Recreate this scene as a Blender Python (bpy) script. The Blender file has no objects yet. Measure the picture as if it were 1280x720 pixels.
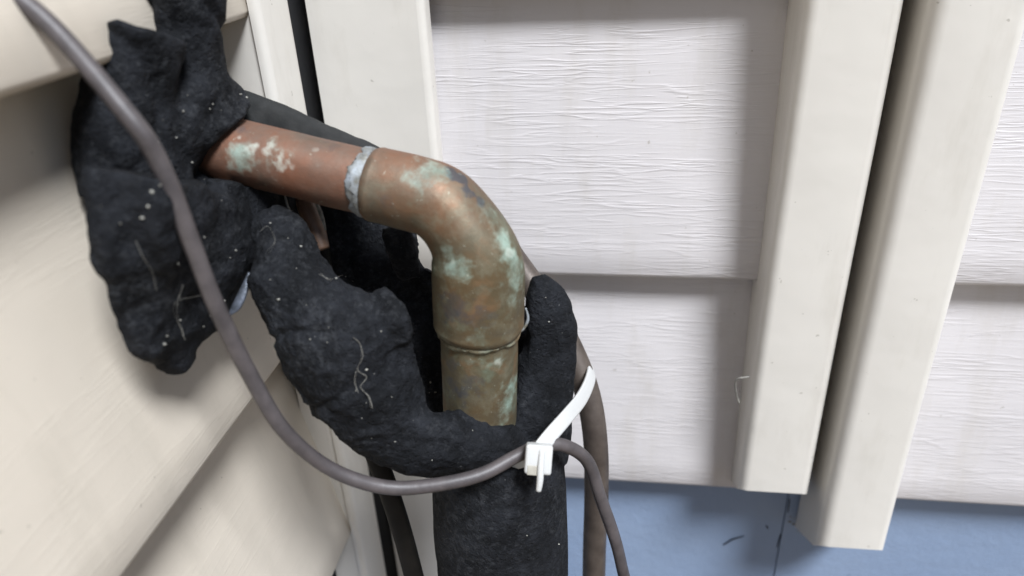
import bpy, bmesh, math, random
from mathutils import Vector, noise, Matrix
from mathutils.bvhtree import BVHTree
random.seed(7)
S = bpy.context.scene
COL = S.collection
V = Vector
# ------------------------------------------------------------------ camera
FPX = 920.0
CAM = V((0.13168, -0.31288, 0.28783))
YAW, PITCH, ROLL = -0.1577, 0.48664, -0.04712
FW = V((math.sin(YAW)*math.cos(PITCH), math.cos(YAW)*math.cos(PITCH), -math.sin(PITCH)))
_r = V((math.cos(YAW), -math.sin(YAW), 0)); _u = _r.cross(FW)
RT = math.cos(ROLL)*_r + math.sin(ROLL)*_u
UP = -math.sin(ROLL)*_r + math.cos(ROLL)*_u
cd = bpy.data.cameras.new('camera'); co = bpy.data.objects.new('camera', cd); COL.objects.link(co)
m = Matrix((RT, UP, -FW)).transposed().to_4x4(); m.translation = CAM
co.matrix_world = m
cd.sensor_width = 36.0; cd.lens = 36.0*FPX/1280.0
cd.clip_start = 0.01; cd.clip_end = 400
cd.dof.use_dof = True; cd.dof.focus_distance = 0.275; cd.dof.aperture_fstop = 8.0
S.camera = co
# ------------------------------------------------------------------ sky and sun
SUN_EL, SUN_AZ = 56.0, 138.0          # azimuth clockwise from +Y: front right of the wall
w = bpy.data.worlds.new('World'); S.world = w; w.use_nodes = True
nt = w.node_tree; bg = nt.nodes['Background']
sk = nt.nodes.new('ShaderNodeTexSky'); sk.sky_type = 'NISHITA'; sk.sun_disc = False
sk.sun_elevation = math.radians(SUN_EL); sk.sun_rotation = math.radians(SUN_AZ)
nt.links.new(sk.outputs[0], bg.inputs[0]); bg.inputs[1].default_value = 0.05
sd = bpy.data.lights.new('sun', 'SUN'); so = bpy.data.objects.new('sun', sd); COL.objects.link(so)
sd.energy = 5.0; sd.angle = math.radians(17); sd.color = (0.90, 0.94, 1.0)
_d = V((math.sin(math.radians(SUN_AZ))*math.cos(math.radians(SUN_EL)),
        math.cos(math.radians(SUN_AZ))*math.cos(math.radians(SUN_EL)), math.sin(math.radians(SUN_EL))))
so.rotation_euler = (-_d).to_track_quat('-Z', 'Y').to_euler(); so.location = _d*5
S.view_settings.view_transform = 'Standard'; S.view_settings.look = 'None'
S.view_settings.exposure = 0.46; S.view_settings.gamma = 1.0
S.view_settings.use_curve_mapping = False

# ------------------------------------------------------------------ helpers
def ray(x, y): return FW + RT*((x-640)/FPX) + UP*((360-y)/FPX)
def px(x, y, t): return CAM + ray(x, y)*t                    # pixel + distance along the view axis
def at(x, y, axis, val):                                     # pixel on a wall plane
    d = ray(x, y); return CAM + d*((val-CAM[axis])/d[axis])
def tag(o, label=None, cat=None, group=None, kind=None):
    if label: o['label'] = label
    if cat: o['category'] = cat
    if group: o['group'] = group
    if kind: o['kind'] = kind
    return o
def thing(name, loc, label, cat, group=None):
    o = bpy.data.objects.new(name, None); COL.objects.link(o); o.location = loc
    o.empty_display_size = 0.02
    return tag(o, label, cat, group)
def wloc(o):
    p = V((0, 0, 0))
    while o: p += o.location; o = o.parent
    return p
def link(name, me, mat, parent=None, smooth=True):
    """mesh given in world coordinates; stored relative to its parent's base"""
    if parent is not None:
        me.transform(Matrix.Translation(-wloc(parent)))
    o = bpy.data.objects.new(name, me); COL.objects.link(o); o.parent = parent
    if mat and not me.materials: me.materials.append(mat)
    if smooth: me.polygons.foreach_set('use_smooth', [True]*len(me.polygons))
    me.update(); return o
def mesh_of(vs, fs, name='m'):
    me = bpy.data.meshes.new(name); me.from_pydata([tuple(v) for v in vs], [], fs); me.update(); return me
def catmull(pts, n):
    """points: list of tuples of equal length -> n resampled points along a Catmull-Rom curve"""
    P = [pts[0]] + list(pts) + [pts[-1]]; out = []
    segs = len(pts)-1
    for i in range(n):
        s = i/(n-1)*segs; k = min(int(s), segs-1); t = s-k
        a, b, c, d = P[k], P[k+1], P[k+2], P[k+3]
        out.append(tuple(0.5*((2*b[j]) + (-a[j]+c[j])*t + (2*a[j]-5*b[j]+4*c[j]-d[j])*t*t
                   + (-a[j]+3*b[j]-3*c[j]+d[j])*t**3) for j in range(len(a))))
    return out
def sweep(path, radii, n=16, caps=True, ell=None):
    """tube around a list of Vectors; ell=(dir, factor) flattens along a direction"""
    vs, fs = [], []; N = len(path); up = None
    for i, p in enumerate(path):
        tg = (path[min(i+1, N-1)] - path[max(i-1, 0)]).normalized()
        if up is None:
            up = tg.orthogonal().normalized()
        up = (up - tg*up.dot(tg)).normalized(); si = tg.cross(up)
        for k in range(n):
            a = 2*math.pi*k/n
            o = up*math.cos(a) + si*math.sin(a)
            if ell:
                o = o - ell[0]*(o.dot(ell[0])*(1-ell[1]))
            vs.append(p + o*radii[i])
    for i in range(N-1):
        for k in range(n):
            a, b = i*n+k, i*n+(k+1) % n
            fs.append((a, b, b+n, a+n))
    if caps:
        fs.append(tuple(range(n-1, -1, -1))); fs.append(tuple(range((N-1)*n, N*n)))
    return vs, fs
def tube_mesh(pts, r, n=14, seg=80, **kw):
    q = catmull([tuple(p) + ((r,) if not isinstance(r, list) else (r[i],)) for i, p in enumerate(pts)], seg)
    return mesh_of(*sweep([V(a[:3]) for a in q], [a[3] for a in q], n, **kw))
def box(x0, x1, y0, y1, z0, z1):
    vs = [V((x, y, z)) for x in (x0, x1) for y in (y0, y1) for z in (z0, z1)]
    return vs, [(0, 1, 3, 2), (4, 6, 7, 5), (0, 4, 5, 1), (2, 3, 7, 6), (0, 2, 6, 4), (1, 5, 7, 3)]
def extrude_xy(prof, z0, z1, nz=2, wob=0.0, closed=True):
    """extrude a plan outline (list of (x,y)) up in z"""
    vs, fs = [], []; n = len(prof)
    for j in range(nz):
        z = z0 + (z1-z0)*j/(nz-1)
        for (x, y) in prof: vs.append(V((x, y, z)))
    for j in range(nz-1):
        for k in range(n if closed else n-1):
            a, b = j*n+k, j*n+(k+1) % n; fs.append((a, b, b+n, a+n))
    if closed:
        fs.append(tuple(range(n-1, -1, -1))); fs.append(tuple(range((nz-1)*n, nz*n)))
    return vs, fs
def arc(cx, cy, r, a0, a1, n=6):
    return [(cx + r*math.cos(math.radians(a0+(a1-a0)*i/n)), cy + r*math.sin(math.radians(a0+(a1-a0)*i/n))) for i in range(n+1)]

# ------------------------------------------------------------------ materials
def mat(name):
    m = bpy.data.materials.new(name); m.use_nodes = True
    return m, m.node_tree, m.node_tree.nodes['Principled BSDF']
def N(nt, typ, **kw):
    n = nt.nodes.new(typ)
    for k, v in kw.items():
        if k in n.inputs: n.inputs[k].default_value = v
        else: setattr(n, k, v)
    return n
def noise_node(nt, scale, detail=4, rough=0.55, vec=None, dist=0.0):
    n = N(nt, 'ShaderNodeTexNoise', Scale=scale, Detail=detail, Roughness=rough, Distortion=dist)
    if vec is not None: nt.links.new(vec, n.inputs['Vector'])
    return n
def ramp(nt, src, stops):
    r = nt.nodes.new('ShaderNodeValToRGB'); e = r.color_ramp.elements
    while len(e) < len(stops): e.new(0.5)
    for i, (p, c) in enumerate(stops):
        e[i].position = p; e[i].color = (c, c, c, 1) if not isinstance(c, tuple) else c+(1,)
    nt.links.new(src, r.inputs[0]); return r
def mix(nt, fac, a, b, mode='MIX'):
    n = nt.nodes.new('ShaderNodeMix'); n.data_type = 'RGBA'; n.blend_type = mode
    for sock, v in ((n.inputs[0], fac), (n.inputs[6], a), (n.inputs[7], b)):
        if hasattr(v, 'is_output'): nt.links.new(v, sock)
        else: sock.default_value = v if not isinstance(v, tuple) else v+(1,)
    return n.outputs[2]
def bump(nt, h, strength, dist, bsdf, prev=None):
    b = N(nt, 'ShaderNodeBump', Strength=strength, Distance=dist)
    nt.links.new(h, b.inputs['Height'])
    if prev is not None: nt.links.new(prev, b.inputs['Normal'])
    if bsdf is not None: nt.links.new(b.outputs[0], bsdf.inputs['Normal'])
    return b.outputs[0]
def pos(nt, scale=None, rot=None):
    g = nt.nodes.new('ShaderNodeNewGeometry'); o = g.outputs['Position']
    if scale:
        mp = nt.nodes.new('ShaderNodeMapping'); mp.inputs['Scale'].default_value = scale
        if rot: mp.inputs['Rotation'].default_value = rot
        nt.links.new(o, mp.inputs[0]); o = mp.outputs[0]
    return o

SIDING = (0.61, 0.58, 0.575); TRIM = (0.68, 0.645, 0.585)
def vinyl(name, axis, grain):
    VINYL = TRIM if not grain else (SIDING if axis == 'x' else (0.61, 0.545, 0.455))
    m, nt, b = mat(name)
    p = pos(nt)
    big = noise_node(nt, 9, 4, 0.6, p)
    c = mix(nt, ramp(nt, big.outputs[0], [(0.3, 0.0), (0.75, 1.0)]).outputs[0], VINYL, tuple(x*0.93 for x in VINYL))
    gr = noise_node(nt, 1.0, 6, 0.65, pos(nt, (60, 60, 14)))
    c = mix(nt, ramp(nt, gr.outputs[0], [(0.52, 0.0), (0.80, 0.35)]).outputs[0], c, (0.42, 0.38, 0.31))
    spk = noise_node(nt, 330, 2, 0.5, p)
    c = mix(nt, ramp(nt, spk.outputs[0], [(0.745, 0.0), (0.78, 0.55)]).outputs[0], c, (0.28, 0.25, 0.2))
    nt.links.new(c, b.inputs['Base Color'])
    b.inputs['Roughness'].default_value = 0.42
    if grain:
        s = (24, 24, 430) if axis == 'x' else (26, 26, 330)
        v = pos(nt, s)
        # pressed wood grain: long thin wavy ridges, only here and there
        n1 = noise_node(nt, 1.0, 2.0, 0.5, v, 0.35)
        lines = ramp(nt, n1.outputs[0], [(0.46, 0.0), (0.52, 1.0), (0.58, 0.0)])
        n2 = noise_node(nt, 1.0, 2, 0.5, pos(nt, (14, 14, 70)))
        amt = ramp(nt, n2.outputs[0], [(0.38, 0.15), (0.62, 1.0)])
        mu = N(nt, 'ShaderNodeMath', operation='MULTIPLY')
        nt.links.new(lines.outputs[0], mu.inputs[0]); nt.links.new(amt.outputs[0], mu.inputs[1])
        n3 = noise_node(nt, 1.0, 3, 0.6, pos(nt, (60, 60, 900)))
        ad = N(nt, 'ShaderNodeMath', operation='MULTIPLY_ADD'); ad.inputs[1].default_value = 0.35
        nt.links.new(n3.outputs[0], ad.inputs[0]); nt.links.new(mu.outputs[0], ad.inputs[2])
        pb = bump(nt, ad.outputs[0], 0.5, 0.00075*grain, None)
        soft = noise_node(nt, 22, 2, 0.5, p)
        bump(nt, soft.outputs[0], 0.25, 0.004, b, pb)
    else:
        soft = noise_node(nt, 35, 3, 0.5, p)
        bump(nt, soft.outputs[0], 0.18, 0.003, b)
    return m
M_SIDE = vinyl('vinyl_siding', 'x', 0.42)
M_SIDE2 = vinyl('vinyl_siding_side', 'y', 0.10)  # side wall siding: warmer tint, fainter grain
M_TRIM = vinyl('vinyl_trim', 'x', 0)

def simple(name, c1, c2, scale, rough, bscale=None, bstr=0.3, bdist=0.001, metal=0.0, detail=4):
    m, nt, b = mat(name)
    n = noise_node(nt, scale, detail, 0.6, pos(nt))
    nt.links.new(mix(nt, ramp(nt, n.outputs[0], [(0.35, 0.0), (0.68, 1.0)]).outputs[0], c1, c2), b.inputs['Base Color'])
    b.inputs['Roughness'].default_value = rough; b.inputs['Metallic'].default_value = metal
    if bscale:
        bump(nt, noise_node(nt, bscale, 4, 0.6, pos(nt)).outputs[0], bstr, bdist, b)
    return m
M_CABLE = simple('grey_cable_jacket', (0.085, 0.073, 0.073), (0.045, 0.039, 0.04), 130, 0.5, 260, 0.3, 0.0006, 0.0, 8)
M_LINE = simple('weathered_copper_line', (0.065, 0.051, 0.043), (0.115, 0.093, 0.078), 90, 0.5, 300, 0.3, 0.0005, 0.35)
M_STRAP = simple('black_strap', (0.004, 0.0036, 0.003), (0.010, 0.0085, 0.007), 70, 0.6, 200, 0.3, 0.0006)
M_SHEATH = simple('grey_sleeve', (0.014, 0.015, 0.015), (0.035, 0.035, 0.034), 60, 0.75, 500, 0.4, 0.0006)
for _m in (M_STRAP, M_SHEATH): _m.node_tree.nodes['Principled BSDF'].inputs['Specular IOR Level'].default_value = 0.15
M_STUB = simple('brown_wire', (0.16, 0.09, 0.055), (0.09, 0.055, 0.038), 120, 0.5, 300, 0.3, 0.0005)
M_BACK = simple('shade_dark_backing', (0.03, 0.03, 0.032), (0.045, 0.043, 0.042), 20, 0.9)  # near-black backing: shade of the corner post's slot put into the colour
M_CRUMB = simple('pale_crumb', (0.34, 0.33, 0.29), (0.08, 0.075, 0.065), 300, 0.8)
M_FIBRE = simple('pale_fibre', (0.26, 0.25, 0.22), (0.10, 0.095, 0.085), 400, 0.7)
M_FOIL = simple('silver_tape', (0.13, 0.145, 0.18), (0.04, 0.045, 0.05), 320, 0.45, 220, 0.4, 0.0006, 0.6)
M_SOIL = simple('soil', (0.12, 0.085, 0.05), (0.19, 0.14, 0.09), 6, 0.95, 40, 0.8, 0.02)

m, nt, b = mat('white_nylon'); M_NYLON = m
b.inputs['Base Color'].default_value = (0.50, 0.50, 0.485, 1); b.inputs['Roughness'].default_value = 0.35
b.inputs['Subsurface Weight'].default_value = 0.25; b.inputs['Subsurface Radius'].default_value = (0.002, 0.002, 0.002)
b.inputs['Subsurface Scale'].default_value = 1.0

m, nt, b = mat('blue_paint'); M_BLUE = m
p = pos(nt)
c = mix(nt, ramp(nt, noise_node(nt, 12, 5, 0.6, p).outputs[0], [(0.35, 0.0), (0.7, 1.0)]).outputs[0], (0.215, 0.285, 0.41), (0.25, 0.32, 0.44))
c = mix(nt, ramp(nt, noise_node(nt, 90, 6, 0.7, p).outputs[0], [(0.66, 0.0), (0.74, 0.6)]).outputs[0], c, (0.10, 0.13, 0.17))
nt.links.new(c, b.inputs['Base Color']); b.inputs['Roughness'].default_value = 0.5
bump(nt, noise_node(nt, 110, 7, 0.7, p).outputs[0], 0.3, 0.002, b)

def foam_mat():
    m, nt, b = mat('black_rubber_foam')
    p = pos(nt)
    n1 = noise_node(nt, 75, 8, 0.75, p); n2 = noise_node(nt, 420, 5, 0.75, p)
    c = mix(nt, ramp(nt, n1.outputs[0], [(0.42, 0.0), (0.72, 1.0)]).outputs[0], (0.004, 0.0045, 0.0056), (0.017, 0.0185, 0.0225))
    n5 = noise_node(nt, 26, 5, 0.65, p)
    dm = N(nt, 'ShaderNodeMath', operation='MULTIPLY_ADD'); dm.inputs[1].default_value = 0.55
    nt.links.new(n5.outputs[0], dm.inputs[0]); nt.links.new(n2.outputs[0], dm.inputs[2])
    dust = ramp(nt, dm.outputs[0], [(0.78, 0.0), (1.02, 0.5)])
    c = mix(nt, dust.outputs[0], c, (0.05, 0.052, 0.056))
    spk = noise_node(nt, 900, 2, 0.5, p)
    c = mix(nt, ramp(nt, spk.outputs[0], [(0.77, 0.0), (0.80, 0.5)]).outputs[0], c, (0.25, 0.25, 0.24))
    nt.links.new(c, b.inputs['Base Color']); b.inputs['Roughness'].default_value = 0.85
    b.inputs['Specular IOR Level'].default_value = 0.18
    pb = bump(nt, n2.outputs[0], 0.4, 0.0012, None)
    vo = nt.nodes.new('ShaderNodeTexVoronoi'); vo.inputs['Scale'].default_value = 620
    wr = noise_node(nt, 300, 3, 0.6, p); wm = N(nt, 'ShaderNodeVectorMath', operation='MULTIPLY_ADD')
    wm.inputs[1].default_value = (0.004, 0.004, 0.004); nt.links.new(wr.outputs['Color'], wm.inputs[0]); nt.links.new(p, wm.inputs[2])
    nt.links.new(wm.outputs[0], vo.inputs['Vector'])
    pits = ramp(nt, vo.outputs['Distance'], [(0.05, 0.0), (0.45, 1.0)])
    pc = bump(nt, pits.outputs[0], 0.45, 0.0007, None, pb)
    bump(nt, noise_node(nt, 150, 5, 0.6, p).outputs[0], 0.6, 0.003, b, pc)
    return m
M_FOAM = foam_mat()

def copper_mat():
    """three attributes carry the stains of this pipe: green patina, dark tarnish, scraped pale metal"""
    m, nt, b = mat('weathered_copper')
    p = pos(nt)
    def att(n):
        a = nt.nodes.new('ShaderNodeAttribute'); a.attribute_name = n; return a.outputs['Fac']
    n1 = noise_node(nt, 42, 5, 0.65, p); n2 = noise_node(nt, 160, 5, 0.7, p); n3 = noise_node(nt, 75, 4, 0.6, p, 0.6)
    fresh = mix(nt, ramp(nt, n1.outputs[0], [(0.36, 0.0), (0.66, 1.0)]).outputs[0], (0.235, 0.10, 0.06), (0.17, 0.12, 0.095))
    old = mix(nt, ramp(nt, n1.outputs[0], [(0.34, 0.0), (0.66, 1.0)]).outputs[0], (0.135, 0.09, 0.045), (0.12, 0.11, 0.068))
    old = mix(nt, ramp(nt, n2.outputs[0], [(0.48, 0.0), (0.66, 0.7)]).outputs[0], old, (0.19, 0.175, 0.12))
    old = mix(nt, ramp(nt, n3.outputs[0], [(0.52, 0.0), (0.70, 0.8)]).outputs[0], old, (0.22, 0.125, 0.062))
    c = mix(nt, att('age'), fresh, old)
    c = mix(nt, ramp(nt, n3.outputs[0], [(0.25, 0.75), (0.45, 0.0)]).outputs[0], c, (0.10, 0.085, 0.062))
    # thin green bloom that lies over the older copper in loose patches
    blm = N(nt, 'ShaderNodeMath', operation='MULTIPLY'); nt.links.new(att('age'), blm.inputs[0])
    n4 = noise_node(nt, 60, 7, 0.72, p, 0.3)
    nt.links.new(ramp(nt, n4.outputs[0], [(0.52, 0.0), (0.72, 0.75)]).outputs[0], blm.inputs[1])
    c = mix(nt, blm.outputs[0], c, (0.20, 0.255, 0.19))
    def stain(c, name, colr, lo=0.42, hi=0.62, w=0.5, top=0.9):
        ad = N(nt, 'ShaderNodeMath', operation='MULTIPLY_ADD'); ad.inputs[1].default_value = w
        nt.links.new(n2.outputs[0], ad.inputs[0]); nt.links.new(att(name), ad.inputs[2])
        f = ramp(nt, ad.outputs[0], [(lo, 0.0), (hi, top)])
        return mix(nt, f.outputs[0], c, colr), f.outputs[0]
    green = mix(nt, ramp(nt, n2.outputs[0], [(0.4, 0.0), (0.6, 1.0)]).outputs[0], (0.12, 0.195, 0.16), (0.27, 0.38, 0.325))
    c, fd = stain(c, 'dark', (0.07, 0.072, 0.08), 0.45, 0.75)
    c, fg = stain(c, 'green', green, 0.44, 1.1, 0.6, 0.8)
    c, fp = stain(c, 'pale', (0.40, 0.42, 0.36), 0.55, 0.95)
    sp = ramp(nt, noise_node(nt, 520, 3, 0.6, p).outputs[0], [(0.68, 0.0), (0.73, 0.5)])
    c = mix(nt, sp.outputs[0], c, (0.40, 0.42, 0.34))
    nt.links.new(c, b.inputs['Base Color'])
    sub = N(nt, 'ShaderNodeMath', operation='SUBTRACT', use_clamp=True); sub.inputs[0].default_value = 0.5
    mx = N(nt, 'ShaderNodeMath', operation='MAXIMUM'); nt.links.new(fg, mx.inputs[0]); nt.links.new(fp, mx.inputs[1])
    nt.links.new(mx.outputs[0], sub.inputs[1]); nt.links.new(sub.outputs[0], b.inputs['Metallic'])
    rg = ramp(nt, n2.outputs[0], [(0.3, 0.48), (0.7, 0.70)]); nt.links.new(rg.outputs[0], b.inputs['Roughness'])
    pb = bump(nt, n2.outputs[0], 0.35, 0.0006, None)
    bump(nt, n3.outputs[0], 0.25, 0.0012, b, pb)
    return m
M_COPPER = copper_mat()
M_SOLDER = simple('silver_solder', (0.33, 0.365, 0.40), (0.15, 0.14, 0.11), 200, 0.55, 300, 0.45, 0.0008, 0.35, 8)

# ------------------------------------------------------------------ ground and foundation
vs = [V((-60, -60, -0.36)), V((60, -60, -0.36)), V((60, 60, -0.36)), V((-60, 60, -0.36))]
tag(link('ground', mesh_of(vs, [(0, 1, 2, 3)]), M_SOIL, None, False), kind='structure')

root = thing('foundation_wall', (0.1, 0.02, -0.36), 'blue painted foundation strip below the pale siding', 'foundation')
SEAM = at(985, 620, 1, 0.014).x
link('foundation_face', mesh_of(*box(-0.0289, SEAM-0.00025, 0.014, 0.2, -0.40, 0.004)), M_BLUE, root, False)
link('foundation_face', mesh_of(*box(SEAM+0.00025, 1.8, 0.0134, 0.2, -0.40, 0.004)), M_BLUE, root, False)
link('foundation_face', mesh_of(*box(-0.2, -0.029, -1.4, 0.2, -0.40, 0.004)), M_BLUE, root, False)
# caulk scar and scratches beside the seam
vs, fs = [], []
def blob(P, r, sq=(1, 1, 1)):
    bm = bmesh.new(); bmesh.ops.create_icosphere(bm, subdivisions=1, radius=1.0)
    o = len(vs)
    for v in bm.verts:
        j = 1 + 0.35*noise.noise(v.co*2.3 + P*3000)
        vs.append(P + V((v.co.x*sq[0], v.co.y*sq[1], v.co.z*sq[2]))*(r*j))
    fs.extend(tuple(o+v.index for v in f.verts) for f in bm.faces); bm.free()
for (x, y) in ((988, 646), (992, 648), (996, 650), (1000, 649), (1003, 654), (998, 658), (992, 655), (1002, 662), (996, 664), (987, 652)):
    blob(at(x, y, 1, 0.0134), 0.0011*random.uniform(0.4, 1.2), (random.uniform(0.8, 2.0), 0.35, random.uniform(0.4, 1.0)))
link('caulk_scar', mesh_of(vs, fs), M_CRUMB, root)
vs, fs = [], []
for pts in (((904, 681), (915, 674), (930, 670)), ((987, 624), (985, 640)), ((958, 657), (960, 661)), ((976, 668), (971, 684))):
    q = [at(x, y, 1, 0.0139 if x < 980 else 0.0133) for x, y in pts]
    a, f2 = sweep(q, [0.0004]+[0.0006]*(len(q)-2)+[0.0003], 5); o = len(vs); vs += a; fs += [tuple(o+i for i in g) for g in f2]
link('scratch', mesh_of(vs, fs), M_STRAP, root)

# ------------------------------------------------------------------ siding walls
C = 0.127; NC = 19
def course_profile(D):
    """(out, z): lip, gently bowed face, top tucked behind the next course; out = distance in front of the wall plane"""
    pr = [(-D, 0.004), (-D, 0.0), (-0.0022, -0.0002), (-0.0008, 0.0006), (0.0, 0.0024)]
    for i in range(1, 11):
        t = i/10; pr.append((-(D+0.0007)*t + 0.0008*math.sin(math.pi*t), 0.0024 + (C+0.010)*t))
    return pr
def course(length, nseg=40, seed=0, D=0.0115):
    PR = course_profile(D)
    vs, fs = [], []; n = len(PR)
    for i in range(nseg+1):
        x = length*i/nseg
        for (o, z) in PR:
            wv = 0.0005*noise.noise(V((x*9, z*6, seed*7.3)))
            dz = 0.0005*noise.noise(V((x*5, 3.1, seed*4.7))) if z < 0.003 else 0
            vs.append(V((x, -(o+wv), z+dz)))
    for i in range(nseg):
        for k in range(n-1):
            a = i*n+k; fs.append((a, a+n, a+n+1, a+1))
    return mesh_of(vs, fs, 'course')
def siding_wall(name, label, origin, rotz, length, backing, skin, D=0.0115):
    root = thing(name, origin, label, 'siding wall')
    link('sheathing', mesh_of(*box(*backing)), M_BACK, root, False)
    meshes = [course(length, 60 if length < 0.5 else 40, s, D) for s in range(4)]
    for me in meshes:
        me.materials.append(skin); me.polygons.foreach_set('use_smooth', [True]*len(me.polygons))
        me.set_sharp_from_angle(angle=math.radians(50))
    for i in range(NC):
        o = bpy.data.objects.new('siding_course', meshes[i % 4]); COL.objects.link(o); o.parent = root
        o.location = (0, 0, C*i); o.rotation_euler = (0, 0, rotz)
    return root
siding_wall('siding_wall', 'wood grain vinyl siding behind the copper elbow', (0.03, 0, 0), 0, 0.176, (-0.036, 0.206, 0.013, 0.018, 0.005, C*NC), M_SIDE)
siding_wall('siding_wall', 'wood grain vinyl siding beyond the pair of vertical trims', (0.262, 0, 0), 0, 1.5, (0.2065, 1.8, 0.0132, 0.018, 0.005, C*NC), M_SIDE)
siding_wall('siding_wall', 'pale vinyl siding on the side wall under the black foam scraps', (0, -1.4, 0), math.pi/2, 1.375, (-0.036, -0.0285, -1.4, 0.0129, 0.005, C*NC), M_SIDE2, 0.025)

def strip(prof, z0, z1, seed=1.0):
    vs, fs = extrude_xy(prof, z0, z1, 90)
    out = []
    for v in vs:
        n1 = noise.noise(V((v.z*7, seed, 0)))*0.0006; n2 = noise.noise(V((0, v.z*7, seed+5)))*0.0006
        dz = noise.noise(V((v.x*160, v.y*160, seed)))*0.0009 if v.z < z0+1e-5 else 0
        out.append(V((v.x+n1, v.y+n2, v.z+dz)))
    me = mesh_of(out, fs); return me
# inside corner post: two flat faces with rolled outer edges
ix, iy = 0.0045, -0.010
root = thing('corner_post', (ix, iy, -0.14), 'smooth pale inside corner post behind the copper pipe', 'corner trim')
RE = 0.0535; LE = -0.052
right = [(ix, 0.0035), (ix, iy)] + [(RE-0.003, iy)] + arc(RE-0.003, iy+0.003, 0.003, -90, 0, 5) + [(RE, -0.0005), (RE-0.0015, -0.0005), (RE-0.0015, 0.0035)]
left = [(-0.004, iy-0.010)] + [(-0.0135, iy-0.010), (-0.0135, LE+0.0015), (0.0005, LE+0.0015), (0.0005, LE)] + arc(ix-0.003, LE+0.003, 0.003, -90, 0, 5) + arc(ix-0.0085, iy-0.0184, 0.0083, 0, 88, 8)
for nm, pr, sd_ in (('right_face', right, 3.0), ('left_face', left, 9.0)):
    o = link(nm, strip(pr, -0.14, 2.4, sd_), M_TRIM, root); o.data.set_sharp_from_angle(angle=math.radians(40))
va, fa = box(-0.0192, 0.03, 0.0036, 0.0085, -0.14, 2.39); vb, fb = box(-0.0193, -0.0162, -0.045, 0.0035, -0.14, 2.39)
link('slot_shade_sheet', mesh_of(va+vb, fa+[tuple(i+8 for i in f) for f in fb]), M_BACK, root, False)  # dark sheet added inside the slot to paint its recess shade
# two vertical trims at the right
def trim(name, label, xl, xr, yf, z0, rl, seed, yb=0.0095, slant=False):
    root = thing(name, ((xl+xr)/2, yb, z0), label, 'trim')
    pr = [(xl+0.003, yb), (xl, yb)] + [(xl, yf+rl)] + arc(xl+rl, yf+rl, rl, 180, 270, 8)[1:] + arc(xr-0.004, yf+0.004, 0.004, 270, 360, 6) + [(xr, yb)]
    me = strip(pr, z0, 2.4, seed)
    if slant:                                                # lower end cut off at an angle, longer at the wall
        for v in me.vertices:
            if v.co.z < z0+0.004: v.co.z -= 0.92*max(0.0, min(v.co.y, 0.0)-yf)
    o = link('face', me, M_TRIM, root); o.data.set_sharp_from_angle(angle=math.radians(40))
    return root
T1L = 0.5*(at(985, 82, 1, -0.004).x + at(914, 612, 1, -0.004).x)
T1 = at(1000, 617, 1, -0.020)
trim('vertical_trim', 'pale vertical trim against the end of the wood grain siding', T1L, 0.2305, -0.020, T1.z, 0.005, 2.0, slant=True)
T2 = at(1028, 683, 1, -0.029); T2R = at(1108, 685, 1, -0.029)
trim('vertical_trim', 'pale vertical trim whose lower end hangs over the blue foundation', 0.2362, T2R.x, -0.029, T2.z, 0.0060, 6.0, slant=True)

# ------------------------------------------------------------------ copper line with elbow
A0 = px(236, 175, 0.2385); I0 = px(597, 261, 0.227)
B1 = px(600, 490, 0.2585); B2 = px(627, 690, 0.292)
d1 = (I0-A0).normalized(); d2 = (B1-I0).normalized()
line = thing('copper_refrigerant_line', V((B2.x, B2.y, -0.36)), 'weathered copper pipe with green stained elbow rising from torn foam', 'pipe')
R = 0.0205
ang = d1.angle(d2); tl = R*math.tan(ang/2)
P0, P1 = I0 - d1*tl, I0 + d2*tl
nb = (d2 - d1*d2.dot(d1)).normalized()
cen = P0 + nb*R
def bend(n):
    out = []
    for i in range(n+1):
        a = ang*i/n; out.append(cen + (-nb)*R*math.cos(a) + d1*R*math.sin(a))
    return out
def width_r(pxw, t): return pxw*0.5*t/FPX
HUB1 = px(474, 231, 0.2385); h1 = (HUB1-A0).dot(d1); HUB1 = A0 + d1*h1
hub2 = px(606, 411, 0.2455); h2 = (hub2-I0).dot(d2); HUB2 = I0 + d2*h2
rp1, rp2 = 0.0103, 0.0130
rh1, rh2 = 0.0118, 0.0151
def seg(a, b, n): return [a.lerp(b, i/n) for i in range(n+1)]
def stain_layers(me, age, greens=(), darks=(), pales=()):
    la = {n: [0.0]*len(me.vertices) for n in ('age', 'green', 'dark', 'pale')}
    for v in me.vertices:
        q = v.co
        la['age'][v.index] = age(q) if callable(age) else age
        for n, lst in (('green', greens), ('dark', darks), ('pale', pales)):
            s = 0.0
            if lst:
                nz = 0.75*noise.noise(q*210) + 0.55*noise.noise(q*520 + V((3, 1, 7))) + 0.3*noise.noise(q*1300)
            for (c, r, wgt) in lst:
                d = (q-c).length/r
                if d < 2.2: s = max(s, wgt*max(0.0, min(1.0, 1.25 - 0.8*d + nz*0.8)))
            la[n][v.index] = s*0.6
    for n, vals in la.items():
        me.attributes.new(n, 'FLOAT', 'POINT').data.foreach_set('value', vals)
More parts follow.
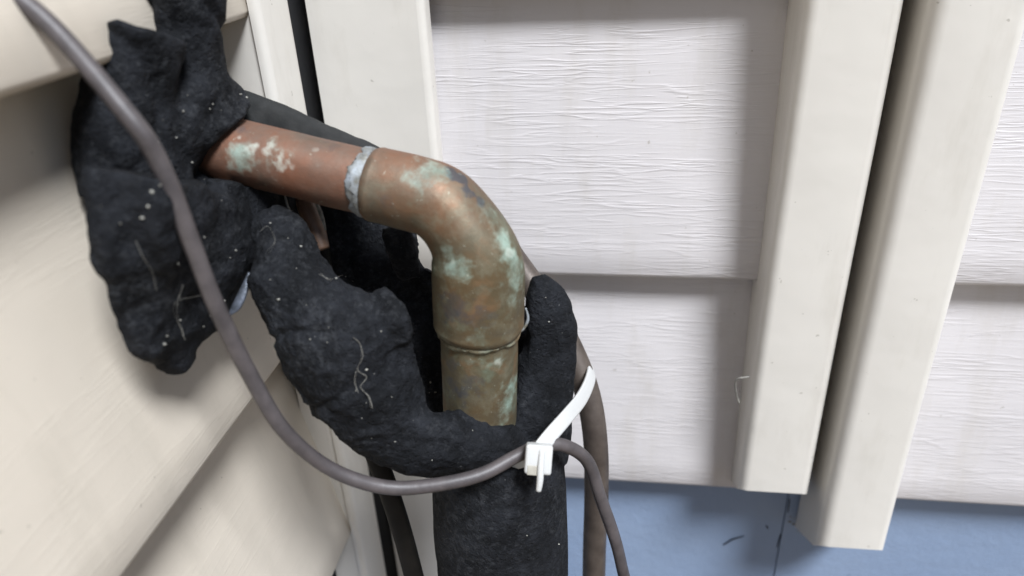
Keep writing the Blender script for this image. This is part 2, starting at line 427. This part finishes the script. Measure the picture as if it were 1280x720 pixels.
# positions of the stains are found on the pipe's own surface
def rough_tube(path, rad, n, amp=0.00025):
    vs, fs = sweep(path, rad, n)
    return [v + V((noise.noise(v*70), noise.noise(v*70+V((5, 0, 0))), noise.noise(v*70+V((0, 9, 0)))))*amp for v in vs], fs
path_a = seg(A0 - d1*0.004, HUB1 + d1*0.006, 150)
me_a = mesh_of(*rough_tube(path_a, [rp1]*len(path_a), 110))
body = seg(HUB1, P0, 60) + bend(90)[1:] + seg(P1, HUB2, 70)[1:]
L = [0.0]
for i in range(1, len(body)): L.append(L[-1] + (body[i]-body[i-1]).length)
tot = L[-1]; rad = []
for s in L:
    t = s/tot; r = rh1 + (rh2-rh1)*max(0, min(1, (t-0.25)/0.42))
    neck = math.exp(-((t-0.50)/0.13)**2)*0.0006
    lip = 0.00035*math.exp(-(s/0.002)**2) + 0.0003*math.exp(-((tot-s)/0.002)**2)
    end = 0.0011*max(0, 1-min(s, tot-s)/0.0022)**1.5
    rad.append(r - neck + lip - end)
ve, fe = rough_tube(body, rad, 130, 0.0003)
for i in range(len(body)):                                   # flatten the outside of the bend, tighten the inside
    t = L[i]/tot; g = math.exp(-((t-0.47)/0.13)**2)
    for k in range(130):
        o = ve[i*130+k]-body[i]; to = (cen-body[i]).normalized(); a = o.normalized().dot(to)
        ve[i*130+k] = ve[i*130+k] + to*(0.0012*g*a*a if a > 0 else 0.0028*g*a*a)
me_e = mesh_of(ve, fe)
path_b = seg(HUB2 - d2*0.006, B1 + d2*0.05, 120)
me_b = mesh_of(*rough_tube(path_b, [rp2]*len(path_b), 100))
def hit(me, x, y):
    bv = BVHTree.FromPolygons([v.co for v in me.vertices], [tuple(p.vertices) for p in me.polygons])
    h = bv.ray_cast(CAM, ray(x, y).normalized()); return h[0]
def spots(me, lst):
    bv = BVHTree.FromPolygons([v.co for v in me.vertices], [tuple(p.vertices) for p in me.polygons]); out = []
    for (x, y, r, wgt) in lst:
        h = bv.ray_cast(CAM, ray(x, y).normalized())[0]
        if h: out.append((h, r*0.205/FPX, wgt))
    return out
stain_layers(me_a, 0.12,
    spots(me_a, [(300, 196, 18, 0.95), (310, 178, 14, 0.6), (380, 178, 9, 0.4), (345, 196, 26, 0.5)]),
    spots(me_a, [(270, 225, 26, 0.8), (410, 178, 20, 0.5), (305, 160, 18, 0.6)]),
    spots(me_a, [(318, 182, 12, 1.0), (334, 190, 13, 1.05), (348, 197, 16, 1.1), (352, 210, 12, 0.9), (366, 209, 9, 0.9), (300, 172, 7, 0.9), (393, 186, 7, 0.7)]))
stain_layers(me_e, lambda q: max(0.0, min(1.0, 0.62 + (q-P0).dot(d2)*22)),
    spots(me_e, [(535, 215, 24, 1.0), (522, 222, 18, 0.8), (545, 205, 16, 0.7), (640, 322, 18, 1.0), (632, 302, 16, 0.9), (648, 345, 22, 0.8),
                 (566, 328, 17, 0.95), (578, 338, 14, 0.8), (560, 312, 12, 0.7), (612, 270, 18, 0.55), (642, 375, 14, 0.6), (600, 420, 18, 0.5)]),
    spots(me_e, [(574, 222, 15, 1.25), (582, 236, 12, 1.2), (566, 212, 10, 1.0), (602, 254, 9, 0.8), (565, 385, 30, 0.65), (600, 400, 26, 0.5), (480, 250, 18, 0.45)]),
    spots(me_e, [(638, 318, 10, 0.8), (566, 326, 8, 0.8), (634, 292, 7, 0.7)]))
stain_layers(me_b, 1.0,
    spots(me_b, [(640, 480, 18, 1.0), (635, 505, 18, 0.9), (628, 530, 12, 0.5), (585, 450, 16, 0.5), (620, 455, 14, 0.5)]),
    spots(me_b, [(570, 490, 22, 0.8), (595, 480, 20, 0.6), (565, 455, 16, 0.6)]),
    spots(me_b, [(622, 452, 8, 0.8), (590, 437, 7, 0.6)]))
link('pipe', me_a, M_COPPER, line); link('elbow', me_e, M_COPPER, line); link('pipe', me_b, M_COPPER, line)
def solder(c, d, r, L_, amp, tilt):
    path = seg(c - d*L_/2, c + d*L_/2, 14)
    vs, fs = sweep(path, [r + 0.0005*math.sin(math.pi*i/14) for i in range(15)], 90)
    side = d.orthogonal()
    out = []
    for i, v in enumerate(vs):
        k = i // 90
        e = noise.noise(v*130)*amp*0.7 + noise.noise(v*420)*amp*0.5 + noise.noise(v*1100)*amp*0.35
        out.append(v + d*e + (v-c).normalized()*noise.noise(v*260)*0.00025)
    return mesh_of(out, fs)
link('solder_ring', solder(HUB1 - d1*0.0016, d1, rp1+0.0003, 0.0048, 0.0026, 0), M_SOLDER, line)
link('solder_ring', solder(HUB2 + d2*0.001, d2, rp2+0.0006, 0.0022, 0.0014, 0), M_COPPER, line)
for nm in ('age', 'green', 'dark', 'pale'):
    a = line.children[-1].data.attributes.new(nm, 'FLOAT', 'POINT')
    a.data.foreach_set('value', [{'age': 1.0, 'green': 0.18, 'dark': 0.1, 'pale': 0.1}[nm]]*len(line.children[-1].data.vertices))
# bright bead of solder left at the back of the lower joint
bd = [px(657, 385, 0.245), px(660, 398, 0.2465), px(655, 410, 0.2475), px(646, 418, 0.247)]
link('solder_bead', tube_mesh(bd, [0.0003, 0.0005, 0.0005, 0.0002], 8, 16), M_SOLDER, line)

# ------------------------------------------------------------------ foam helpers
def loft(bm, stations, n=28, m=60):
    """closed slab lofted through (L, R, thickness, bulge); L and R are edge points, bulge bows the middle towards the camera"""
    flat = [tuple(L)+tuple(Rr)+(th, bu) for (L, Rr, th, bu) in stations]
    q = catmull(flat, m); rows = []
    for s in q:
        L, Rr, th, bu = V(s[0:3]), V(s[3:6]), max(s[6], 0.0008), s[7]
        mid = (L+Rr)/2; A = (Rr-L)/2; nrm = (CAM-mid); nrm = (nrm - A*(nrm.dot(A)/max(A.length_squared, 1e-9))).normalized()
        row = []
        for k in range(n):
            a = 2*math.pi*k/n; ca, sa = math.cos(a), math.sin(a)
            ca2 = math.copysign(abs(ca)**0.55, ca); sa2 = math.copysign(abs(sa)**0.6, sa)
            row.append(bm.verts.new(mid + A*ca2 + nrm*(th*0.5*sa2 + 0.7*bu*(1-ca2*ca2))))
        rows.append(row)
    for i in range(m-1):
        for k in range(n):
            bm.faces.new((rows[i][k], rows[i][(k+1) % n], rows[i+1][(k+1) % n], rows[i+1][k]))
    bm.faces.new(rows[0][::-1]); bm.faces.new(rows[-1])
def remeshed(bm, voxel, amps, calm=None):
    bmesh.ops.recalc_face_normals(bm, faces=bm.faces)
    me = bpy.data.meshes.new('raw'); bm.to_mesh(me); bm.free()
    o = bpy.data.objects.new('raw', me); COL.objects.link(o)
    r = o.modifiers.new('r', 'REMESH'); r.mode = 'VOXEL'; r.voxel_size = voxel
    sm = o.modifiers.new('s', 'SMOOTH'); sm.factor = 0.5; sm.iterations = 3
    dg = bpy.context.evaluated_depsgraph_get()
    out = bpy.data.meshes.new_from_object(o.evaluated_get(dg))
    bpy.data.objects.remove(o); bpy.data.meshes.remove(me)
    nrm = [v.normal.copy() for v in out.vertices]
    for v in out.vertices:
        d = 0.0
        for (sc, am, mode) in amps:
            x = noise.noise(v.co*sc)
            d += am*(x if mode == 0 else (-max(0, 1-abs(x)*9) if mode == 1 else -max(0, x-0.12)*3))
        if calm: d *= calm(v.co)
        v.co += nrm[v.index]*d
    out.update(); return out

# ------------------------------------------------------------------ torn foam sleeve round the drop
foam = thing('pipe_insulation', V((B2.x, B2.y, -0.36)), 'black foam insulation torn open below the copper elbow', 'insulation')
ZT = px(627, 600, 0.256).z; XA = px(640, 480, 0.262).x
bm = bmesh.new()
# intact sleeve, from the tie downwards
ax = lambda y: None
axis_pts = [(px(622, 545, 0.269), 0.022), (px(623, 580, 0.274), 0.0245), (px(625, 640, 0.283), 0.0258), (px(628, 700, 0.2935), 0.0262)]
dd = (axis_pts[-1][0]-axis_pts[-2][0]); dd = V((dd.x*0.2, dd.y*0.2, dd.z))
axis_pts += [(axis_pts[-1][0] + dd*3, 0.0262), (V((0.1, -0.1, -0.2)), 0.0262), (V((0.1, -0.1, -0.37)), 0.0262)]
q = catmull([tuple(p)+(r,) for p, r in axis_pts], 60)
vs, fs = sweep([V(a[:3]) for a in q], [a[3] for a in q], 40)
bv = [bm.verts.new(v) for v in vs]
for f in fs: bm.faces.new([bv[i] for i in f])
# big left flap, peeled outwards and sagging
P = px
loft(bm, [
    (P(326, 262, .236), P(350, 256, .236), .004, .000),
    (P(309, 282, .233), P(378, 276, .236), .009, .002),
    (P(308, 320, .229), P(404, 312, .234), .012, .004),
    (P(320, 370, .227), P(436, 352, .232), .013, .006),
    (P(336, 420, .227), P(486, 382, .232), .014, .009),
    (P(352, 462, .230), P(516, 418, .234), .015, .011),
    (P(384, 512, .236), P(524, 455, .240), .016, .012),
    (P(434, 556, .245), P(540, 506, .247), .017, .010),
    (P(495, 582, .252), P(580, 508, .251), .017, .008),
    (P(560, 594, .256), P(618, 520, .254), .016, .007),
    (P(624, 588, .258), P(645, 538, .258), .012, .004),
    (P(655, 575, .262), P(658, 552, .262), .006, .001)], 34, 90)
# rolled lump on its rim
loft(bm, [
    (P(462, 372, .232), P(478, 360, .232), .004, .0),
    (P(470, 398, .226), P(506, 384, .228), .010, .0),
    (P(490, 430, .228), P(518, 414, .230), .010, .0),
    (P(504, 458, .234), P(526, 448, .235), .006, .0)], 20, 24)
# right flap
loft(bm, [
    (P(664, 346, .250), P(682, 341, .251), .004, .0),
    (P(658, 368, .252), P(703, 362, .257), .009, .002),
    (P(654, 410, .257), P(717, 402, .263), .012, .003),
    (P(650, 450, .262), P(717, 446, .270), .012, .002),
    (P(642, 495, .264), P(713, 492, .276), .013, .002),
    (P(632, 540, .266), P(708, 540, .282), .014, .002),
    (P(630, 580, .276), P(704, 580, .286), .016, .002)], 24, 50)
# part of the sleeve left standing behind the pipe
loft(bm, [
    (P(380, 232, .268), P(500, 250, .270), .008, -.006),
    (P(385, 262, .270), P(520, 275, .272), .009, -.008),
    (P(395, 290, .272), P(526, 300, .272), .009, -.008),
    (P(410, 330, .272), P(534, 334, .272), .009, -.008),
    (P(440, 380, .274), P(664, 384, .278), .009, -.008),
    (P(480, 430, .277), P(694, 430, .284), .010, -.006),
    (P(510, 480, .282), P(700, 480, .291), .010, -.006),
    (P(540, 540, .288), P(680, 540, .298), .012, -.004)], 24, 50)
loft(bm, [
    (P(474, 285, .258), P(508, 280, .258), .005, .0),
    (P(478, 305, .257), P(520, 298, .257), .007, .001),
    (P(490, 328, .260), P(524, 326, .260), .007, .001),
    (P(500, 350, .264), P(528, 350, .264), .004, .0)], 20, 20)
me = remeshed(bm, 0.0009, [(45, 0.0020, 0), (120, 0.0009, 0), (330, 0.0006, 0), (640, 0.0004, 0), (70, 0.0014, 2), (27, 0.0012, 1)],
              lambda c: (0.15 + 0.85*max(0.0, min(1.0, (c.z-ZT)/0.012)))*(1.0 - 0.65*max(0.0, min(1.0, (c.x-XA)/0.006))))
FOAM_ME = me.copy()
link('foam_sleeve', me, M_FOAM, foam)

# ------------------------------------------------------------------ foam at the wall
wfoam = thing('pipe_insulation', at(240, 200, 0, 0.0), 'ragged black foam wrapped round the copper pipe at the side wall', 'insulation')
bm = bmesh.new()
fp = [(P(262, 166, .2350), .0150), (P(250, 150, .232), .0165), (P(243, 120, .228), .0135), (P(240, 85, .224), .0100),
      (P(234, 30, .219), .0105), (P(224, -40, .211), .0125), (P(212, -140, .203), .0135), (P(200, -300, .190), .0140)]
q = catmull([tuple(p)+(r,) for p, r in fp], 70)
vs, fs = sweep([V(a[:3]) for a in q], [a[3] for a in q], 32)
bv = [bm.verts.new(v) for v in vs]
for f in fs: bm.faces.new([bv[i] for i in f])
# collar cut slantwise: longer over the top of the pipe, short underneath
loft(bm, [
    (P(205, 88, .226), P(186, 214, .224), .024, .002),
    (P(236, 86, .230), P(204, 222, .226), .030, .004),
    (P(268, 92, .233), P(222, 224, .229), .030, .004),
    (P(292, 106, .238), P(238, 220, .231), .024, .002),
    (P(308, 120, .243), P(246, 214, .232), .012, .000),
    (P(318, 130, .247), P(250, 208, .232), .003, .000)], 28, 40)
# smooth grey roll below the pipe
loft(bm, [
    (P(205, 210, .226), P(200, 240, .226), .010, .0),
    (P(246, 214, .236), P(240, 256, .236), .014, .002),
    (P(276, 226, .244), P(272, 264, .244), .014, .002),
    (P(304, 240, .252), P(300, 264, .252), .008, .001)], 22, 24)
loft(bm, [
    (P(130, 20, .190), P(225, 50, .210), .014, .002),
    (P(112, 90, .194), P(212, 100, .214), .016, .003),
    (P(100, 150, .196), P(215, 160, .222), .018, .004),
    (P(100, 205, .197), P(225, 215, .226), .016, .004),
    (P(104, 250, .198), P(235, 250, .228), .012, .002)], 22, 30)
me = remeshed(bm, 0.0012, [(38, 0.0016, 0), (110, 0.0008, 0), (300, 0.0004, 0), (25, 0.0014, 1)])
WF_ME = me.copy()
link('foam_sleeve', me, M_FOAM, wfoam)

scrap = thing('foam_scrap', at(225, 455, 0, 0.004), 'ragged black foam scrap hanging against the pale side wall', 'insulation scrap')
def W(x, y, o=0.006): return at(x, y, 0, o)
bm = bmesh.new()
loft(bm, [
    (W(104, 205, .010), W(262, 236, .012), .012, .001),
    (W(108, 262, .010), W(312, 268, .014), .011, .002),
    (W(120, 320, .009), W(308, 330, .013), .010, .003),
    (W(134, 372, .008), W(303, 372, .010), .009, .002),
    (W(150, 410, .007), W(270, 404, .008), .009, .002),
    (W(168, 438, .007), W(238, 430, .007), .008, .001),
    (W(196, 458, .006), W(234, 450, .006), .006, .000),
    (W(216, 466, .005), W(226, 464, .005), .004, .000)], 26, 60)
loft(bm, [
    (W(160, 215, .018), W(230, 225, .02), .010, .001),
    (W(165, 260, .018), W(222, 270, .02), .011, .002),
    (W(172, 320, .014), W(214, 330, .015), .008, .001),
    (W(180, 365, .010), W(205, 370, .010), .004, .000)], 20, 30)
loft(bm, [
    (W(262, 222, .012), W(400, 240, .016), .010, .001),
    (W(275, 262, .012), W(410, 275, .014), .010, .001),
    (W(290, 305, .011), W(400, 315, .012), .009, .001),
    (W(302, 338, .009), W(360, 345, .010), .006, .000)], 22, 30)
me = remeshed(bm, 0.0012, [(55, 0.0022, 0), (140, 0.0012, 0), (320, 0.0005, 0)])
SC_ME = me.copy()
link('scrap', me, M_FOAM, scrap)
fl = [P(311, 340, .2285), P(305, 362, .2275), P(296, 382, .227), P(286, 394, .227)]
link('foil_flake', tube_mesh(fl, [0.0003, 0.0013, 0.0015, 0.0004], 12, 20, ell=(FW, 0.3)), M_FOIL, scrap)

# grey remnant cut off slantwise along the back of the pipe
rem = thing('insulation_remnant', P(305, 140, .262), 'tapering grey sleeve remnant along the top of the copper pipe', 'insulation remnant')
bm = bmesh.new()
loft(bm, [
    (P(286, 112, .248), P(290, 180, .248), .014, .000),
    (P(312, 117, .249), P(318, 185, .249), .014, .000),
    (P(360, 136, .248), P(362, 195, .248), .014, .000),
    (P(410, 157, .246), P(412, 205, .246), .012, .000),
    (P(446, 172, .244), P(446, 210, .244), .009, .000),
    (P(474, 184, .242), P(470, 215, .242), .005, .000),
    (P(484, 192, .241), P(480, 212, .241), .002, .000)], 24, 50)
me = remeshed(bm, 0.0011, [(60, 0.0005, 0), (220, 0.0003, 0)])
link('sleeve', me, M_SHEATH, rem)

# ------------------------------------------------------------------ cables and small line
def wobble(me, amp=0.00045, sc=38):
    for v in me.vertices:
        v.co += V((noise.noise(v.co*sc), noise.noise(v.co*sc+V((7, 0, 0))), noise.noise(v.co*sc+V((0, 7, 0)))))*amp
    return me
cab = [P(-60, -60, .16), P(60, 30, .168), P(160, 142, .170), P(200, 205, .176), P(240, 305, .186), P(275, 392, .196), P(310, 466, .206), P(352, 533, .216),
       P(400, 578, .228), P(450, 602, .234), P(500, 611, .2375), P(560, 603, .2395), P(606, 590, .2420), P(645, 570, .2455), P(674, 558, .2475), P(704, 556, .2515),
       P(733, 575, .2600), P(750, 618, .2685), P(765, 662, .2760), P(776, 704, .2840), P(788, 760, .2960), P(790, 840, .3150), P(780, 950, .345)]
tag(link('control_cable', wobble(tube_mesh(cab, 0.0023, 14, 320)), M_CABLE),
    'grey cable looping in front of the foam and down past the white tie', 'cable')
ll = [P(270, 178, .285), P(400, 208, .292), P(520, 236, .300), P(600, 276, .305), P(650, 335, .306), P(690, 395, .305), P(716, 445, .305), P(736, 500, .307),
      P(745, 555, .312), P(745, 620, .324), P(743, 690, .338), P(741, 780, .358), P(738, 900, .388), P(735, 1050, .43)]
tag(link('liquid_line', wobble(tube_mesh(ll, 0.0053, 18, 160), 0.0005, 30), M_LINE),
    'thin brown weathered pipe running down beside the black sleeve', 'pipe')
st = [P(372, 232, .262), P(388, 262, .262), P(396, 300, .262), P(410, 380, .262), P(440, 490, .268), P(470, 570, .276), P(490, 625, .283), P(504, 670, .290), P(516, 715, .297), P(530, 770, .307), P(550, 880, .33)]
tag(link('hanging_strap', tube_mesh(st, 0.0040, 14, 90, ell=(FW, 0.45)), M_STRAP),
    'black strap hanging from under the torn foam beside the sleeve', 'strap')

# ------------------------------------------------------------------ zip tie
tie = thing('cable_tie', P(672, 575, .244), 'white nylon cable tie cinched round the black sleeve and thin pipe', 'cable tie')
loop = [P(674, 562, .2435), P(689, 543, .2485), P(709, 520, .2610), P(726, 499, .2770), P(736, 479, .2920), P(739, 463, .3040), P(732, 452, .3160), P(712, 462, .3220),
        P(670, 500, .3230), P(610, 545, .3180), P(565, 575, .3030), P(548, 592, .2800), P(560, 598, .2650), P(600, 588, .2580), P(640, 578, .2520), P(664, 572, .2450)]
q = [V(a) for a in catmull([tuple(p) for p in loop], 140)]
cen_t = sum(q, V())/len(q)
vs, fs = [], []
nl = V((0, 0, 0))
for i in range(len(q)): nl += (q[i]-cen_t).cross(q[(i+1) % len(q)]-cen_t)
nl.normalize()
for i, p in enumerate(q):
    tg = (q[min(i+1, len(q)-1)]-q[max(i-1, 0)]).normalized(); wd = (nl - tg*nl.dot(tg)).normalized(); th = tg.cross(wd)
    for (a, b_) in ((-1, -1), (-0.8, -1.2), (0.8, -1.2), (1, -1), (1, 1), (0.8, 1.2), (-0.8, 1.2), (-1, 1)):
        vs.append(p + wd*a*0.0026 + th*b_*0.00055)
for i in range(len(q)-1):
    for k in range(8):
        a, b_ = i*8+k, i*8+(k+1) % 8; fs.append((a, b_, b_+8, a+8))
fs += [tuple(range(7, -1, -1)), tuple(range(len(vs)-8, len(vs)))]
link('band', mesh_of(vs, fs), M_NYLON, tie)
def oriented_box(c, ex, ey, ez, bev):
    bm = bmesh.new(); bmesh.ops.create_cube(bm, size=2)
    for v in bm.verts: v.co = V(c) + ex*v.co.x + ey*v.co.y + ez*v.co.z
    bmesh.ops.recalc_face_normals(bm, faces=bm.faces)
    bmesh.ops.bevel(bm, geom=bm.edges[:], offset=bev, segments=3, profile=0.6, affect='EDGES')
    me = bpy.data.meshes.new('b'); bm.to_mesh(me); bm.free(); return me
hc = P(673, 573, .2405); eu = (P(675, 553, .241)-P(672, 592, .241)).normalized(); er = (RT - eu*RT.dot(eu)).normalized(); en = er.cross(eu)
head = link('head', oriented_box(hc, er*0.0044, eu*0.0048, en*0.0028, 0.0011), M_NYLON, tie)
link('slot', oriented_box(hc - eu*0.0034 - er*0.0018 + en*0.0021, er*0.0017, eu*0.0016, en*0.00085, 0.0003), simple('worn_nylon', (0.36, 0.34, 0.29), (0.28, 0.26, 0.22), 200, 0.5), head)
tl_ = [hc + er*0.0008 + eu*0.0035 + en*0.0024, hc + er*0.0008 - eu*0.002 + en*0.0031, hc + er*0.0009 - eu*0.0065 + en*0.0031, hc + er*0.0007 - eu*0.0099 + en*0.0026]
link('tail', tube_mesh(tl_, [0.0010, 0.0011, 0.0011, 0.0009], 10, 14), M_NYLON, tie)

# ------------------------------------------------------------------ debris: crumbs and cobweb strands
def bvh(me): return BVHTree.FromPolygons([v.co for v in me.vertices], [tuple(p.vertices) for p in me.polygons])
def debris(me, parent, listed, count, box_px):
    global vs, fs
    vs, fs = [], []; bv = bvh(me)
    for (x, y, r) in listed:
        h = bv.ray_cast(CAM, ray(x, y).normalized())
        if h[0]: blob(h[0] + h[1]*0.0001, r*0.00020, (random.uniform(0.6, 1.6), 1, random.uniform(0.5, 1.1)))
    k = 0
    while k < count:
        x = random.uniform(box_px[0], box_px[2]); y = random.uniform(box_px[1], box_px[3]); k += 1
        h = bv.ray_cast(CAM, ray(x, y).normalized())
        if h[0]: blob(h[0] + h[1]*0.0001, random.choice((0.6, 0.8, 1.0, 1.3))*0.00026*random.uniform(0.5, 1.1))
    tag(link('crumbs', mesh_of(vs, fs), M_CRUMB, parent), kind='stuff')
def strand(me, parent, pts, r=0.00022):
    bv = bvh(me)
    for k in range(2):
        out = []
        for (x, y) in pts:
            x += random.uniform(-2, 2)*(k > 0); y += random.uniform(-2, 2)*(k > 0)
            h = bv.ray_cast(CAM, ray(x, y).normalized())
            out.append((h[0] + h[1]*random.uniform(0.0002, 0.0012)) if h[0] else P(x, y, .235))
        link('cobweb_strand', tube_mesh(out, [r*random.choice((0.15, 0.3, 0.45, 0.7)) for _ in out], 5, 6*len(out)), M_FIBRE, parent)
debris(FOAM_ME, foam, [(338, 279, 1.6), (348, 374, 2.6), (432, 346, 2.2), (420, 348, 2.0), (388, 424, 1.6), (360, 298, 1.2), (376, 308, 1.6), (540, 575, 1.2),
                       (682, 372, 1.2), (686, 402, 1.4), (494, 552, 1.4), (458, 462, 2.0), (445, 488, 1.6), (538, 478, 3.0), (544, 490, 2.4), (698, 680, 1.6)], 22, (310, 260, 710, 690))
debris(WF_ME, wfoam, [(229, 139, 2.4), (197, 178, 2.4), (280, 190, 1.4), (266, 130, 1.6), (262, 136, 1.2), (240, 203, 1.8), (220, 172, 1.8), (300, 118, 2.2), (308, 122, 2.0), (270, 215, 1.6)], 10, (165, 85, 312, 262))
debris(SC_ME, scrap, [(244, 345, 2.6), (254, 408, 2.0), (185, 258, 2.0), (178, 272, 2.4), (190, 240, 2.6), (200, 232, 2.2), (205, 430, 2.4), (208, 420, 2.0), (262, 395, 1.2), (225, 400, 1.4)], 12, (110, 220, 300, 455))
strand(FOAM_ME, foam, [(442, 422), (450, 430), (453, 446), (446, 462), (458, 470), (452, 482), (460, 496), (464, 510)], 0.00014)
strand(FOAM_ME, foam, [(446, 462), (444, 476), (446, 490)], 0.00012)
strand(FOAM_ME, foam, [(326, 290), (332, 284), (340, 288), (344, 302), (336, 318)], 0.00006)
strand(FOAM_ME, foam, [(398, 345), (412, 352), (428, 345), (440, 352)], 0.00012)
strand(SC_ME, scrap, [(256, 366), (238, 370), (222, 374), (216, 382), (218, 396), (224, 410), (228, 422)], 0.00013)
strand(SC_ME, scrap, [(222, 374), (224, 362), (226, 355)], 0.00012)
strand(SC_ME, scrap, [(170, 300), (180, 318), (190, 340), (192, 362)], 0.00007)
# loose fibre standing between foam and pipe, and one snagged on the trim
tag(link('loose_fibre', tube_mesh([P(356, 244, .240), P(360, 258, .239), P(367, 272, .239), P(373, 284, .240)], 0.00035, 6, 16), M_FIBRE),
    'thin white fibre sticking up between foam flap and copper pipe', 'fibre')
def Y(x, y, o): return at(x, y, 1, o)
tag(link('loose_fibre', tube_mesh([Y(936, 471, -.019), Y(929, 472, -.0195), Y(921, 474, -.019), Y(919, 482, -.018), Y(921, 494, -.017), Y(924, 504, -.017)], 0.00042, 6, 24), M_FIBRE),
    'bent pale straw snagged on the edge of a vertical trim', 'straw')
tag(link('wire_stub', tube_mesh([P(374, 236, .252), P(384, 258, .2505), P(393, 282, .2495), P(403, 312, .2495)], [0.0022, 0.0034, 0.0034, 0.0026], 12, 24), M_STUB),
    'short brown wire end poking up behind the torn foam flap', 'wire')
tag(link('loose_fibre', tube_mesh([P(392, 246, .247), P(399, 262, .246), P(404, 276, .246), P(407, 288, .247)], [0.0003, 0.0007, 0.0006, 0.0003], 6, 16), M_FIBRE),
    'short pale sliver beside the brown wire end under the copper pipe', 'fibre')
